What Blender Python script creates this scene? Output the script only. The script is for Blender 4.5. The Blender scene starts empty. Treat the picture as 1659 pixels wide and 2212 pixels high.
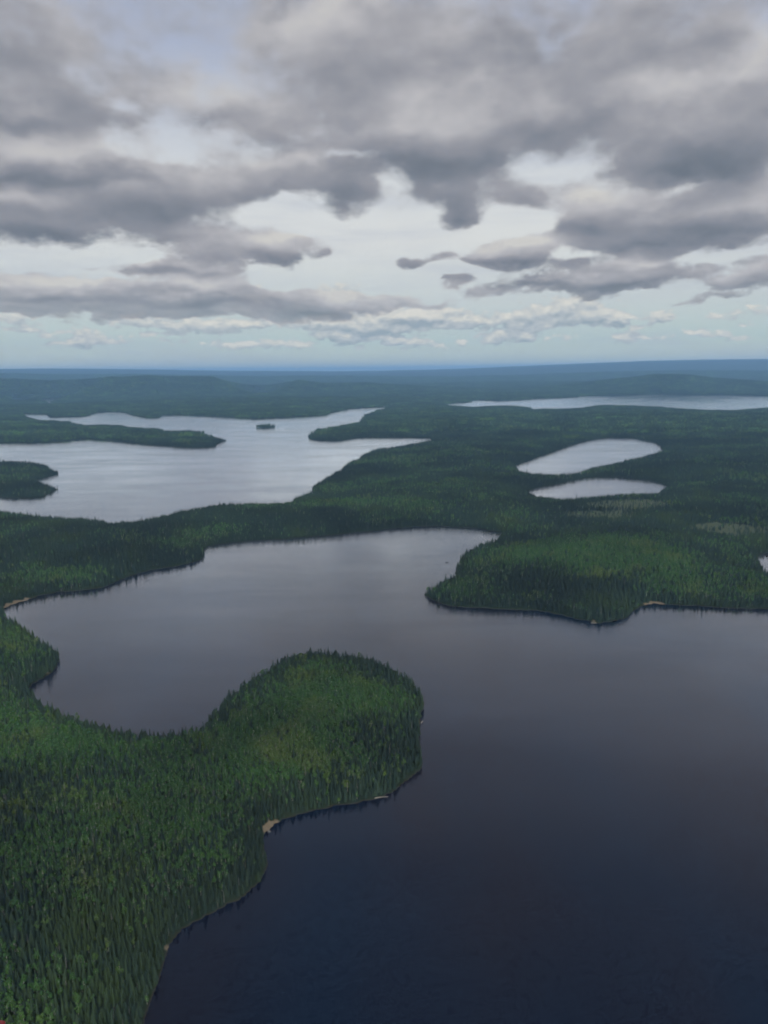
import bpy, math, random
import numpy as np
from mathutils import Matrix, Vector

D = bpy.data
S = bpy.context.scene
COL = S.collection
R = math.radians

# ------------------------------------------------------------------ camera
CAM_H = 280.0                 # metres above the lake
FPX = 747.0                   # focal length in pixels of the 768 x 1024 picture
PITCH, ROLL = 10.75, -0.6
cam_data = D.cameras.new("camera")
cam = D.objects.new("camera", cam_data)
COL.objects.link(cam)
cam_data.sensor_fit = 'VERTICAL'
cam_data.sensor_height = 24.0
cam_data.lens = 24.0 * FPX / 1024.0
cam_data.clip_start = 0.3
cam_data.clip_end = 300000.0
CAM_M = Matrix.Rotation(R(90 - PITCH), 4, 'X') @ Matrix.Rotation(R(ROLL), 4, 'Z')
cam.matrix_world = Matrix.Translation((0, 0, CAM_H)) @ CAM_M
S.camera = cam
RM = np.array(CAM_M.to_3x3())

# ------------------------------------------------------------------ exposure and sampling
S.view_settings.view_transform = 'Standard'
S.view_settings.look = 'None'
S.view_settings.exposure = 0.0
S.view_settings.gamma = 1.0
S.view_settings.use_curve_mapping = False
S.render.engine = 'CYCLES'
cy = S.cycles
cy.max_bounces = 4; cy.diffuse_bounces = 2; cy.glossy_bounces = 2
cy.transmission_bounces = 2; cy.transparent_max_bounces = 4; cy.volume_bounces = 0
cy.use_denoising = True; cy.use_adaptive_sampling = True; cy.adaptive_threshold = 0.03; cy.adaptive_min_samples = 12
cy.filter_width = 2.0
cy.caustics_reflective = False; cy.caustics_refractive = False

SUN_AZ, SUN_EL = 165.0, 42.0     # degrees right of the view direction, above the horizon

# ------------------------------------------------------------------ node helper
class NT:
    def __init__(s, tree): s.t = tree; s.n = tree.nodes; s.l = tree.links
    def _in(s, sock, v):
        if v is None: return
        if hasattr(v, 'is_output'): s.l.new(v, sock)
        else: sock.default_value = v
    def math(s, op, a, b=None, c=None, clamp=False):
        n = s.n.new('ShaderNodeMath'); n.operation = op; n.use_clamp = clamp
        s._in(n.inputs[0], a); s._in(n.inputs[1], b)
        if c is not None: s._in(n.inputs[2], c)
        return n.outputs[0]
    def vec(s, op, a, b=None, c=None, scale=None):
        n = s.n.new('ShaderNodeVectorMath'); n.operation = op
        s._in(n.inputs[0], a); s._in(n.inputs[1], b)
        if c is not None: s._in(n.inputs[2], c)
        if scale is not None: s._in(n.inputs[3], scale)
        return n.outputs[1] if op in ('LENGTH', 'DISTANCE', 'DOT_PRODUCT') else n.outputs[0]
    def xyz(s, x, y, z):
        n = s.n.new('ShaderNodeCombineXYZ'); s._in(n.inputs[0], x); s._in(n.inputs[1], y); s._in(n.inputs[2], z)
        return n.outputs[0]
    def sep(s, v):
        n = s.n.new('ShaderNodeSeparateXYZ'); s._in(n.inputs[0], v); return n.outputs
    def noise(s, v, scale, detail=4, rough=0.55, dist=0.0, col=False, lac=2.0):
        n = s.n.new('ShaderNodeTexNoise'); s._in(n.inputs['Vector'], v)
        n.inputs['Scale'].default_value = scale; n.inputs['Detail'].default_value = detail
        n.inputs['Roughness'].default_value = rough; n.inputs['Distortion'].default_value = dist
        n.inputs['Lacunarity'].default_value = lac
        return n.outputs['Color'] if col else n.outputs['Fac']
    def rng(s, v, a, b, c=0.0, d=1.0, smooth=True):
        n = s.n.new('ShaderNodeMapRange'); n.interpolation_type = 'SMOOTHSTEP' if smooth else 'LINEAR'
        s._in(n.inputs[0], v); s._in(n.inputs[1], a); s._in(n.inputs[2], b); s._in(n.inputs[3], c); s._in(n.inputs[4], d)
        return n.outputs[0]
    def mix(s, f, a, b, mode='MIX'):
        n = s.n.new('ShaderNodeMix'); n.data_type = 'RGBA'; n.blend_type = mode
        s._in(n.inputs[0], f)
        s._in(n.inputs[6], a if hasattr(a, 'is_output') else (*a, 1.0))
        s._in(n.inputs[7], b if hasattr(b, 'is_output') else (*b, 1.0))
        return n.outputs[2]
    def ramp(s, f, stops, interp='LINEAR'):
        n = s.n.new('ShaderNodeValToRGB'); n.color_ramp.interpolation = interp
        e = n.color_ramp.elements
        while len(e) > 1: e.remove(e[0])
        e[0].position = stops[0][0]; e[0].color = (*stops[0][1], 1)
        for p, c in stops[1:]:
            k = e.new(p); k.color = (*c, 1)
        s._in(n.inputs[0], f); return n.outputs[0]

def srgb(r, g, b):
    f = lambda c: (c / 255 / 12.92) if c / 255 <= 0.04045 else ((c / 255 + 0.055) / 1.055) ** 2.4
    return (f(r), f(g), f(b))

# a display pixel (photograph shown 1659 wide) -> direction in the world
K = 768.0 / 1659.0
def ray(X, Y):
    v = np.array([X * K - 384.0, 512.0 - Y * K, -FPX])
    return RM @ (v / np.linalg.norm(v))
def azel(X, Y):
    d = ray(X, Y)
    return math.degrees(math.atan2(d[0], d[1])), math.degrees(math.asin(d[2]))

# ------------------------------------------------------------------ world: daylight sky with cloud cover
world = D.worlds.new("World"); S.world = world; world.use_nodes = True
W = NT(world.node_tree)
for n in list(W.n): W.n.remove(n)
geo = W.n.new('ShaderNodeNewGeometry')
tc = W.n.new('ShaderNodeTexCoord')
dirv = W.vec('NORMALIZE', tc.outputs['Generated'])
dx, dy, dz = W.sep(dirv)[:3]
sky = W.n.new('ShaderNodeTexSky'); sky.sky_type = 'NISHITA'; sky.sun_disc = False
sky.sun_elevation = R(SUN_EL); sky.sun_rotation = R(SUN_AZ)
sky.air_density = 1.0; sky.dust_density = 2.0; sky.ozone_density = 1.5
SKY_K = 0.10
zc = W.math('MAXIMUM', dz, 0.0)
el = W.math('MULTIPLY', W.math('ARCSINE', dz), 57.29578)                # degrees
az = W.math('MULTIPLY', W.math('ARCTAN2', dx, dy), 57.29578)
# SKYBLOCK_START
# cloud coordinates: the size of a cloud grows with its elevation, as for a deck seen in perspective
def cloud_uv(a_, e_):
    return W.xyz(W.math('MULTIPLY', a_, 1 / 25.0), W.math('MULTIPLY', e_, 1 / 15.0), 0.0)
def two(fn, a_, e_):
    """the same noise at the scale of the high clouds and of the low ones, blended by elevation"""
    hi_ = fn(W.xyz(W.math('MULTIPLY', a_, 1 / 24.0), W.math('MULTIPLY', e_, 1 / 15.0), 0.0))
    lo_ = fn(W.xyz(W.math('MULTIPLY', a_, 1 / 12.0), W.math('MULTIPLY', e_, 1 / 6.0), 7.3))
    n = W.n.new('ShaderNodeMix'); n.data_type = 'RGBA'
    W._in(n.inputs[0], W.rng(e_, 5.0, 13.0)); W._in(n.inputs[6], lo_); W._in(n.inputs[7], hi_)
    return n.outputs[2]

def blobs(Q, items):
    acc = None
    for (X, Y, rx, ry, w) in items:
        a, e = azel(X, Y)
        a2, _ = azel(X + rx, Y); _, e2 = azel(X, Y - ry)
        sx, sy = 1.0 / max(0.2, abs(a2 - a)), 1.0 / max(0.1, abs(e2 - e))
        v = W.vec('MULTIPLY_ADD', Q, (sx, sy, 0), (-a * sx, -e * sy, 0))
        g = W.math('POWER', 0.5, W.vec('DOT_PRODUCT', v, v))
        acc = W.math('MULTIPLY', g, w) if acc is None else W.math('MULTIPLY_ADD', g, w, acc)
    return acc
def voro(v, scale, detail=2, rough=0.5):
    n = W.n.new('ShaderNodeTexVoronoi'); n.feature = 'SMOOTH_F1'; n.voronoi_dimensions = '2D'; n.normalize = True
    W._in(n.inputs['Vector'], v); n.inputs['Scale'].default_value = scale; n.inputs['Detail'].default_value = detail
    n.inputs['Roughness'].default_value = rough; n.inputs['Smoothness'].default_value = 0.6
    return n.outputs['Distance']

# cloud masses and openings seen over the lakes: (x, y, half width, half height, weight) in picture units
CLOUD = [
 (640,520,60,14,.4),(1040,560,30,8,.45),(1230,560,40,10,.4),(450,590,60,8,.4),(780,640,40,9,.45),(820,590,30,6,.35),(200,590,40,7,.35),(1480,655,50,7,.4),(1000,520,24,8,.4),
 (60,90,150,90,.30),(180,205,120,60,.35),(40,245,80,28,.40),(330,170,110,80,.30),(60,350,160,45,.55),(250,395,180,50,.60),
 (100,470,180,55,.75),(300,460,90,40,.4),(450,400,70,45,.30),(680,90,150,80,.40),(570,230,120,60,.35),(800,210,120,60,.30),(900,310,200,60,.50),
 (760,400,80,40,.55),(620,385,80,50,.50),(960,390,90,50,.36),(560,545,100,36,.85),(740,450,50,26,.35),(420,520,60,24,.4),
 (1120,240,180,80,.40),(1000,130,130,70,.35),(1330,130,220,110,.45),(1580,290,150,90,.60),(1400,310,90,70,.4),(1500,370,170,36,.45),
 (1290,465,110,46,.75),(1540,470,130,46,.75),(1400,515,120,28,.55),(1130,410,70,30,.45),(985,470,42,26,.75),(1110,545,85,27,1.0),
 (905,566,46,17,1.0),(975,604,34,11,.85),(320,573,70,17,.8),(90,632,130,36,.8),(430,636,130,40,.85),(250,640,70,20,.4),(700,652,80,36,.95),
 (600,675,40,20,.5),(860,655,80,12,.50),(1180,612,110,19,.65),(1360,594,95,30,.85),(1050,640,60,10,.35),(1610,600,80,22,.65),(1530,640,60,9,.4),
 (700,552,18,8,.4),(830,550,18,6,.35),(970,546,20,8,.4),(40,672,70,10,.5),(430,680,110,10,.45),(240,680,70,12,.5),(1620,560,60,12,.4),
]
GAP = [
 (300,548,70,14,.4),(1010,300,30,40,.2),(560,320,60,20,.2),(1500,400,60,14,.3),(350,345,60,14,.25),(940,390,26,14,.25),(60,575,80,10,.3),
 (545,592,40,14,.3),(230,600,60,14,.35),(800,625,60,10,.35),(950,585,40,14,.4),(600,620,26,16,.35),(240,505,70,16,.35),(1000,520,50,20,.4),(680,505,40,16,.3),(1200,545,30,20,.3),(1440,630,60,14,.35),
 (830,520,140,50,.60),(600,450,70,26,.55),(140,125,45,26,.24),(262,198,36,20,.32),(1210,345,80,30,.46),(1360,392,50,20,.45),
 (400,305,30,34,.35),(745,352,60,16,.35),(835,405,30,26,.35),(1130,480,60,26,.40),(180,560,140,22,.45),(760,600,260,24,.45),
 (1250,540,60,20,.35),(1650,545,90,14,.35),(1110,320,40,40,.25),(470,110,50,70,.15),(1500,560,60,10,.3),(1080,450,30,30,.3),(1540,680,200,20,.3),(500,740,900,30,.5),
 (1650,20,60,50,.12),(1390,470,26,36,.25),
]
# lit shoulders (+) and shaded bases (-) of those clouds
SHADE = [
 (100,300,150,25,.8),(60,425,110,20,.9),(470,300,80,30,.6),(620,345,70,18,.8),(290,290,100,35,.5),(880,235,140,40,.7),(985,270,50,28,.5),(700,60,110,60,.6),
 (1080,190,110,40,.45),(1400,200,80,60,.7),(1560,150,120,40,.6),(1620,50,70,50,.6),(1250,412,80,18,.9),(1450,415,120,20,.8),(1610,445,60,16,.6),(430,190,90,50,.5),
 (738,640,36,20,1.0),(420,618,110,14,.9),(110,608,110,9,.7),(1130,522,50,9,.6),(1390,566,70,9,.7),(590,512,60,12,.5),(250,400,100,10,.4),(560,160,60,60,.4),(900,490,30,10,.5),
 (60,372,120,20,-.9),(40,250,60,18,-.8),(230,380,110,20,-.8),(350,440,120,26,-.7),(90,510,130,14,-.9),(900,350,160,24,-1.0),(800,385,90,16,-.4),(560,410,60,20,-.5),
 (700,445,70,22,-.45),(950,425,70,20,-.3),(600,560,80,14,-.8),(1120,100,150,60,-.5),(1440,90,130,50,-.5),(1220,265,120,34,-.35),(1470,345,130,30,-1.0),(1600,375,90,24,-.9),
 (1250,486,80,15,-1.0),(1500,492,120,16,-1.0),(1400,525,90,10,-.8),(90,652,120,9,-1.1),(430,656,110,9,-1.1),(680,678,70,7,-1.0),(1160,624,100,7,-1.0),(1350,611,90,8,-1.1),
 (1600,616,70,7,-.9),(1120,562,60,8,-.9),(480,255,60,22,-.6),(170,215,60,26,-.5),(30,70,80,60,-.3),(330,110,60,36,-.4),(590,300,60,18,-.4),(1160,420,50,20,-.4),(985,482,34,12,-.6),
 (905,574,44,7,-.7),(330,580,60,8,-.6),(640,15,40,16,-.5),(870,30,60,30,-.3),
]
def density(a_, e_, det, fine=True):
    wn = two(lambda u: W.noise(u, 2.6, det, 0.55, col=True), a_, e_)
    wn2 = W.sep(two(lambda u: voro(W.vec('ADD', u, W.vec('SCALE', wn, scale=0.22)), 5.0, det * .5, 0.55), a_, e_))[0]
    es = W.math('ADD', e_, 5.0)
    wv = W.vec('MULTIPLY', W.vec('SUBTRACT', wn, (0.5, 0.5, 0.5)), W.xyz(W.math('MULTIPLY', es, .42), W.math('MULTIPLY', es, .26), 0.0))
    q = W.vec('ADD', W.xyz(a_, e_, 0.0), wv)
    d = W.math('SUBTRACT', blobs(q, CLOUD), blobs(q, GAP)) if fine else blobs(q, [c for c in CLOUD if c[2] > 55])
    f1 = W.sep(two(lambda u: W.noise(W.vec('ADD', u, (5.1, 2.2, 0)), 1.9, det + 1, 0.55), a_, e_))[0]
    d = W.math('MULTIPLY_ADD', W.math('SUBTRACT', f1, 0.5), 0.75, d)
    d = W.math('MULTIPLY_ADD', W.math('SUBTRACT', 0.38, wn2), 0.85, d)
    if fine:
        f3 = W.sep(two(lambda u: W.noise(W.vec('ADD', u, (1.1, 7.2, 0)), 8.0, det, 0.6), a_, e_))[0]
        d = W.math('MULTIPLY_ADD', W.math('SUBTRACT', f3, 0.5), 0.62, d)
    density.q = q
    hi = W.math('ADD', W.rng(e_, 3.0, 23.0, -0.10, 0.34, smooth=False), W.rng(e_, 24.0, 50.0, 0.0, 0.4))
    out = W.rng(W.math('ABSOLUTE', a_), 28.0, 40.0, 0.0, 0.30)
    return W.math('ADD', W.math('ADD', d, hi), out)
d0 = density(az, el, 6); q0 = density.q; ds = density(az, W.math('SUBTRACT', el, W.math('MULTIPLY', W.math('ADD', el, 5.0), 0.03)), 3, False)
step_ = W.math('MULTIPLY', W.math('ADD', el, 5.0), 0.115)
d1 = density(az, W.math('ADD', el, step_), 3, False)
cover = W.rng(d0, 0.14, W.math('MULTIPLY_ADD', el, 0.020, 0.32))
thick = W.rng(d0, 0.1, 1.15, smooth=False)
lit = W.math('SUBTRACT', ds, d1)
tone = W.math('SUBTRACT', W.math('MULTIPLY_ADD', lit, 0.42, 0.76), W.math('MULTIPLY', thick, 0.40))
tone = W.math('MULTIPLY_ADD', blobs(q0, SHADE), 0.36, tone)
ccol = W.ramp(tone, [(0.0, srgb(110, 118, 129)), (0.22, srgb(128, 133, 143)), (0.45, srgb(146, 148, 156)), (0.62, srgb(164, 164, 170)), (0.80, srgb(187, 186, 189)), (1.0, srgb(208, 206, 202))])
clear = W.vec('SCALE', sky.outputs[0], scale=SKY_K)
veil = W.ramp(W.math('DIVIDE', el, 30.0), [(0.0, srgb(214, 218, 204)), (0.07, srgb(192, 210, 206)), (0.16, srgb(204, 211, 211)), (0.30, srgb(226, 226, 222)), (0.45, srgb(220, 222, 222)), (0.7, srgb(176, 184, 204)), (1.0, srgb(158, 168, 192))])
base = W.mix(0.88, clear, veil)
# thin streaked veil of high cloud
strk = W.noise(W.vec('MULTIPLY', cloud_uv(az, el), (0.7, 3.0, 1.0)), 2.0, 5, 0.6)
base = W.mix(W.rng(strk, 0.40, 0.75, 0.0, 0.45), base, srgb(176, 184, 200))
# small bright cumulus low over the horizon
PUFF = [(450,715,50,7,.5),(540,700,60,8,.5),(700,722,30,6,.5),(990,705,40,8,.5),(1180,705,40,7,.5),(1380,705,40,6,.45),(1600,730,30,6,.4),(60,712,40,6,.45),(330,722,40,6,.45),(880,752,12,4,.5),(780,752,14,4,.45),(1010,690,30,8,.5),(755,730,40,13,.8),(850,735,26,9,.8),(905,738,20,8,.7),(950,748,15,8,.8),(1058,733,22,9,.8),(1100,722,40,12,.6),(1140,730,30,10,.5),(860,690,110,20,.8),(900,680,60,10,.6),(1230,668,80,22,.9),
 (1100,690,60,14,.6),(1290,690,50,12,.6),(1428,684,28,12,.75),(1545,684,40,9,.4),(1355,728,28,11,.7),(1500,720,30,8,.45),(1560,722,30,10,.5),(600,740,60,10,.5),(500,745,50,9,.55),(650,745,20,7,.6),
 (180,717,50,9,.55),(210,737,60,9,.6),(140,742,40,6,.5),(20,690,60,14,.5),(280,690,60,14,.5),(420,700,90,14,.6),(570,650,40,26,.7),(720,640,60,26,.6),(690,700,60,12,.6),(1340,690,20,9,.5),(300,600,1,1,0),
 (1640,670,60,14,.4),(1220,730,30,7,.4),(1420,730,30,6,.4),(380,740,40,7,.4),(95,724,16,5,.4),(820,712,60,8,.5),(1000,740,16,6,.6),(780,700,50,8,.4),(1610,700,20,4,.4)]
def puffs(a_, e_, det):
    uv = W.xyz(W.math('MULTIPLY', a_, 0.55), W.math('MULTIPLY', e_, 1.15), 0.0)
    wn = W.noise(uv, 1.3, det, 0.6, col=True)
    q = W.vec('ADD', W.xyz(a_, e_, 0.0), W.vec('MULTIPLY', W.vec('SUBTRACT', wn, (0.5, 0.5, 0.5)), (2.0, 0.8, 0.0)))
    v = voro(uv, 1.8, det * .5, 0.6)
    d = W.math('MULTIPLY_ADD', W.math('SUBTRACT', 0.40, v), 1.1, blobs(q, PUFF))
    return d
p0 = puffs(az, el, 4); p1 = puffs(az, W.math('ADD', el, 0.42), 2)
band = W.math('MULTIPLY', W.rng(el, 0.9, 2.0), W.rng(el, 8.5, 6.5))
pc = W.math('MULTIPLY', W.math('MULTIPLY', W.rng(p0, 0.34, 0.58), band), 0.85)
ptone = W.math('MULTIPLY_ADD', W.math('SUBTRACT', p0, p1), 0.95, 0.42)
pcol = W.ramp(ptone, [(0.0, srgb(150, 163, 174)), (0.4, srgb(184, 190, 194)), (0.75, srgb(212, 211, 205)), (1.0, srgb(228, 224, 214))])
base = W.mix(pc, base, pcol)
hz = W.rng(el, 0.5, 8.0, 0.60, 1.0)
# unseen overhead deck, darkened to dim the reflections in the near water
ccol = W.mix(W.rng(el, 23.0, 44.0, 0.0, 0.85), ccol, srgb(40, 44, 60))
skyc = W.mix(W.math('MULTIPLY', cover, hz), base, ccol)
# sun-side sky behind the viewer, brightened to add light to haze and forest
sdir = (math.sin(R(SUN_AZ)) * math.cos(R(SUN_EL)), math.cos(R(SUN_AZ)) * math.cos(R(SUN_EL)), math.sin(R(SUN_EL)))
skyc = W.vec('SCALE', skyc, scale=W.rng(W.vec('DOT_PRODUCT', dirv, sdir), 0.12, 1.0, 1.0, 7.5))
# SKYBLOCK_END
bg = W.n.new('ShaderNodeBackground'); W._in(bg.inputs[0], skyc); bg.inputs[1].default_value = 1.0
wo = W.n.new('ShaderNodeOutputWorld'); W.l.new(bg.outputs[0], wo.inputs[0])
world.cycles.sampling_method = 'MANUAL'; world.cycles.sample_map_resolution = 512

sd_ = D.lights.new("sun", 'SUN'); sd_.energy = 2.0; sd_.angle = R(12); sd_.color = (1.0, 0.95, 0.87)
sun = D.objects.new("sun", sd_); COL.objects.link(sun)
sun.rotation_euler = (R(SUN_EL - 90), 0, -R(SUN_AZ))   # light comes from behind the camera
sun.rotation_euler = Vector((math.sin(R(SUN_AZ)) * math.cos(R(SUN_EL)), math.cos(R(SUN_AZ)) * math.cos(R(SUN_EL)), math.sin(R(SUN_EL)))).to_track_quat('Z', 'Y').to_euler()

# ------------------------------------------------------------------ numpy noise
def _hash(ix, iy, seed):
    h = (ix.astype(np.int64) * 374761393 + iy.astype(np.int64) * 668265263 + seed * 1442695041) & 0xFFFFFFFF
    h = ((h ^ (h >> 13)) * 1274126177) & 0xFFFFFFFF
    return ((h ^ (h >> 16)) & 0xFFFF).astype(np.float32) / 65535.0
def vnoise(x, y, seed=0):
    ix, iy = np.floor(x), np.floor(y); fx, fy = x - ix, y - iy
    fx = fx * fx * (3 - 2 * fx); fy = fy * fy * (3 - 2 * fy)
    a = _hash(ix, iy, seed); b = _hash(ix + 1, iy, seed); c = _hash(ix, iy + 1, seed); d = _hash(ix + 1, iy + 1, seed)
    return (a + (b - a) * fx) * (1 - fy) + (c + (d - c) * fx) * fy
def fbm(x, y, scale, octv=4, seed=0):
    s = 0.0; amp = 0.5; f = 1.0 / scale
    for o in range(octv):
        s = s + amp * (vnoise(x * f + 17.3 * o, y * f - 9.1 * o, seed + o) - 0.5); amp *= 0.5; f *= 2.03
    return s * 2.0            # about -1 .. 1

# ------------------------------------------------------------------ lakes, read from the photograph and laid out on the water plane
def ground(X, Y, z=0.0):
    d = ray(X, Y); t = (z - CAM_H) / d[2]
    return (d[0] * t, d[1] * t)
T = 8.8
def poly(pts):
    out = []
    for p in pts:
        if p[0] == 'w': out.append((p[1], p[2]))
        else: out.append(ground(p[0], p[1], p[2] if len(p) > 2 else 0.0))
    return np.array(out, dtype=np.float64)
near_lake = poly([('w',1500,860),(2400,1338),(1900,1325),(1659,1314),(1600,1314),(1560,1312),(1500,1308),(1440,1305),(1410,1303),(1388,1307),(1370,1322),(1350,1335),
 (1320,1343),(1290,1345),(1255,1338),(1210,1328),(1160,1318),(1100,1315),(1040,1313),(1010,1312),(975,1308),(945,1300),(925,1290),(917,1280,3),
 (932,1264,T),(960,1248,T),(985,1236,T),(984,1215,T),(992,1200,T),(1010,1185,T),(1040,1170,T),(1075,1158,T),(1090,1150),(1060,1146),(1030,1140),(990,1138),(940,1136),(900,1137),(860,1140),
 (820,1145),(780,1148),(740,1153),(700,1157),(660,1160),(620,1164),(580,1166),(540,1168),(500,1171),(465,1176),(447,1180),(440,1188),(443,1198),
 (430,1210),(400,1218),(370,1224),(330,1230),(290,1240),(250,1255),(225,1268),(180,1275),(130,1278),(90,1284),(55,1296),(25,1305),(10,1314),
 (16,1328,T),(40,1344,T),(70,1360,T),(95,1375,T),(112,1390,T),(124,1408,6),(127,1424),(120,1440),(108,1452),(90,1462),(68,1478),(60,1487),
 (72,1500,T),(100,1516,T),(140,1532,T),(180,1546,T),(220,1558,T),(260,1568,T),(300,1577,T),(350,1578,T),(400,1574,T),(430,1566,T),(440,1550,T),
 (455,1530,T),(480,1507,T),(510,1484,T),(535,1464,T),(560,1447,T),(590,1430,T),(612,1414,T),(640,1406,T+2),(670,1402,T+2),(720,1403,T+2),(770,1410,T+2),
 (810,1420,T),(850,1438,T),(882,1460,T),(903,1482,8),(916,1505,3),(919,1525),(910,1545),(907,1570),(905,1600),(907,1630),(910,1650),(900,1665),(880,1685),
 (850,1705),(815,1722),(770,1735),(720,1743),(670,1752),(625,1765),(595,1780),(570,1800),(568,1815),(573,1840),(577,1865),(570,1885),(550,1910),(515,1938),
 (470,1960),(425,1982),(385,2003),(372,2020),(362,2045),(352,2080),(340,2120),(328,2160),(315,2212),(295,2330),(270,2500),(230,2750),
 ('w',-120,-200),('w',-260,-700),('w',900,-900),('w',1700,-500)])
left_lake = poly([(838,879),(800,881),(760,883),(738,887),(725,890),(700,897),(650,900),(600,903),(560,905),(520,903),(480,901),(430,898),(390,896),(350,897),
 (345,903),(310,903),(285,896),(265,891),(240,890),(215,891),(200,894),(188,899),(150,901),(110,901),(85,899),(62,901),
 (75,906,T),(100,908,T),(127,910,T),(153,912,T),(162,916,T),(187,918,T),(213,919,T),(233,918,T),(260,919,T),(277,923,T),(317,925,T),(347,927,T),(363,933,T),
 (380,933,T),(397,929,T+4),(413,929,T+4),(433,933,T),(443,938,T),(467,943,T),(483,949,6),(488,952),(477,955),(468,960),(467,965),(443,967),(400,967),(350,963),(300,959),
 (250,954),(207,949),(173,948),(143,953),(110,955),(67,957),(33,957),(0,957),(-150,958),(-160,990,T),(0,995,T),(33,996,T),(60,997,T),(87,999,T),(103,1005,T),
 (114,1012,T),(123,1020,3),(123,1025),(110,1029),(87,1034),(76,1037),(92,1040,T),(107,1045,T),(115,1052,6),(123,1058),(110,1063),(93,1072),(67,1075),(33,1075),(0,1073),
 (-150,1072),(-160,1092,T),(0,1102,T),(33,1106,T),(67,1111,T),(110,1114,T),(143,1116,T),(180,1119,T),(213,1122,T),(233,1126,T),(250,1129,T),(267,1126,T),(293,1126,T),
 (313,1120,T),(333,1115,T),(363,1110,T),(383,1103,T),(417,1099,T),(460,1091,T),(500,1088,T),(537,1086,T),(577,1087,T),(624,1084,T),(637,1073,T),(654,1067,T),(674,1063,T),
 (676,1050,T),(685,1040,T),(707,1028,T),(724,1017,T),(740,1012,T),(742,1003,T),(752,997,T),(777,988,T),(783,981,T),(794,975,T),(814,968,T),(844,966,T),(871,960,T),
 (904,955,T),(934,949,T),(931,946),(894,945),(827,945),(787,945),(761,948),(734,953),(711,953),(687,952),(671,949),(666,944),(670,935,T),(676,931,T),(688,927,T),
 (710,924,T),(733,920,T),(760,915,T),(779,912,T),(783,905,T),(792,895,T),(808,888,T),(832,883,T)])
T = 12.5
right_lake = poly([(958,873),(983,871),(1010,870),(1018,866),(1030,864),(1050,865),(1073,866),(1106,865),(1173,861),(1239,859),(1259,856),(1339,855),(1423,852),
 (1506,854),(1589,854),(1659,856),(1900,857),(1900,877,T),(1659,880,T),(1619,883,T),(1573,886,T),(1523,885,T),(1473,882,T),(1423,878,T),(1373,876,T),(1323,875,T),
 (1289,875,T),(1266,879,T),(1239,882,T),(1206,883,T),(1166,883,T),(1151,884,T),(1143,879,T),(1119,877,T),(1106,876,T),(1053,877,T),(1020,879,T),(1000,877,T),(970,875,T)])
tarn_a = poly([(1110,1007),(1139,996),(1179,981),(1219,968),(1259,955),(1289,948),(1319,945),(1359,946),(1389,951),(1409,953),(1422,960),(1436,971,6),(1404,979,T),
 (1369,986,T),(1329,996,T),(1299,1001,T),(1269,1007,T),(1244,1017,T),(1209,1020,T),(1179,1021,T),(1154,1019,T),(1129,1014,T)])
tarn_b = poly([(1134,1059),(1179,1050),(1219,1043),(1249,1035),(1269,1031),(1329,1029),(1369,1033),(1404,1037),(1448,1047,5),(1419,1060,T),(1369,1062,T),(1319,1064,T),
 (1279,1068,T),(1244,1072,T),(1209,1074,T),(1189,1071,T),(1159,1068,T)])
tarn_c = poly([(1635,1205),(1649,1195),(1760,1192),(1760,1240,T),(1655,1226,T)])
tarn_d = poly([(543,850),(560,848.5),(582,849.8),(585,854,T),(560,855.5,T),(546,854.5,T)])
tarn_e = poly([(18,864),(33,862.8),(72,863.3),(60,867,T),(40,868,T)])
tarn_f = poly([(87,863.8),(100,862.6),(112,860.2),(143,859.8),(143,863,T),(121,865,T),(114,868,T),(110,872,T),(102,871,T),(97,867,T),(88,867,T)])
tarn_g = poly([(48,894.2),(62,893.8),(104,894.6),(105,901,T),(78,902.5,T),(57,902,T)])
island = poly([(552,921),(560,925),(575,927),(590,924),(597,920),(594,917,T),(580,914.5,T),(565,914.5,T),(554,918,T)])
LAKES = [near_lake, left_lake, right_lake, tarn_a, tarn_b, tarn_c, tarn_d, tarn_e, tarn_f, tarn_g]

def shore(x, y):
    """signed distance to the nearest shore, positive on land, and whether inside a lake"""
    d2 = np.full(x.shape, 1e18); inside = np.zeros(x.shape, bool)
    for pl, sgn in [(p, 1) for p in LAKES] + [(island, -1)]:
        ins = np.zeros(x.shape, bool)
        lo, hi = pl.min(0) - 2500, pl.max(0) + 2500
        m = (x > lo[0]) & (x < hi[0]) & (y > lo[1]) & (y < hi[1])
        xs, ys = x[m], y[m]
        if xs.size == 0: continue
        dd = d2[m]; ii = np.zeros(xs.shape, bool)
        q = np.roll(pl, -1, 0)
        for (ax, ay), (bx, by) in zip(pl, q):
            ex, ey = bx - ax, by - ay; L = ex * ex + ey * ey
            if L < 1e-9: continue
            t = np.clip(((xs - ax) * ex + (ys - ay) * ey) / L, 0, 1)
            dd = np.minimum(dd, (xs - ax - t * ex) ** 2 + (ys - ay - t * ey) ** 2)
            if ay != by:
                c = ((ay > ys) != (by > ys)) & (xs < (bx - ax) * (ys - ay) / (by - ay) + ax)
                ii ^= c
        d2[m] = dd; ins[m] = ii
        if sgn > 0: inside |= ins
        else: inside &= ~ins
    d = np.sqrt(np.minimum(d2, 2500.0 ** 2))
    return np.where(inside, -d, d)

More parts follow.
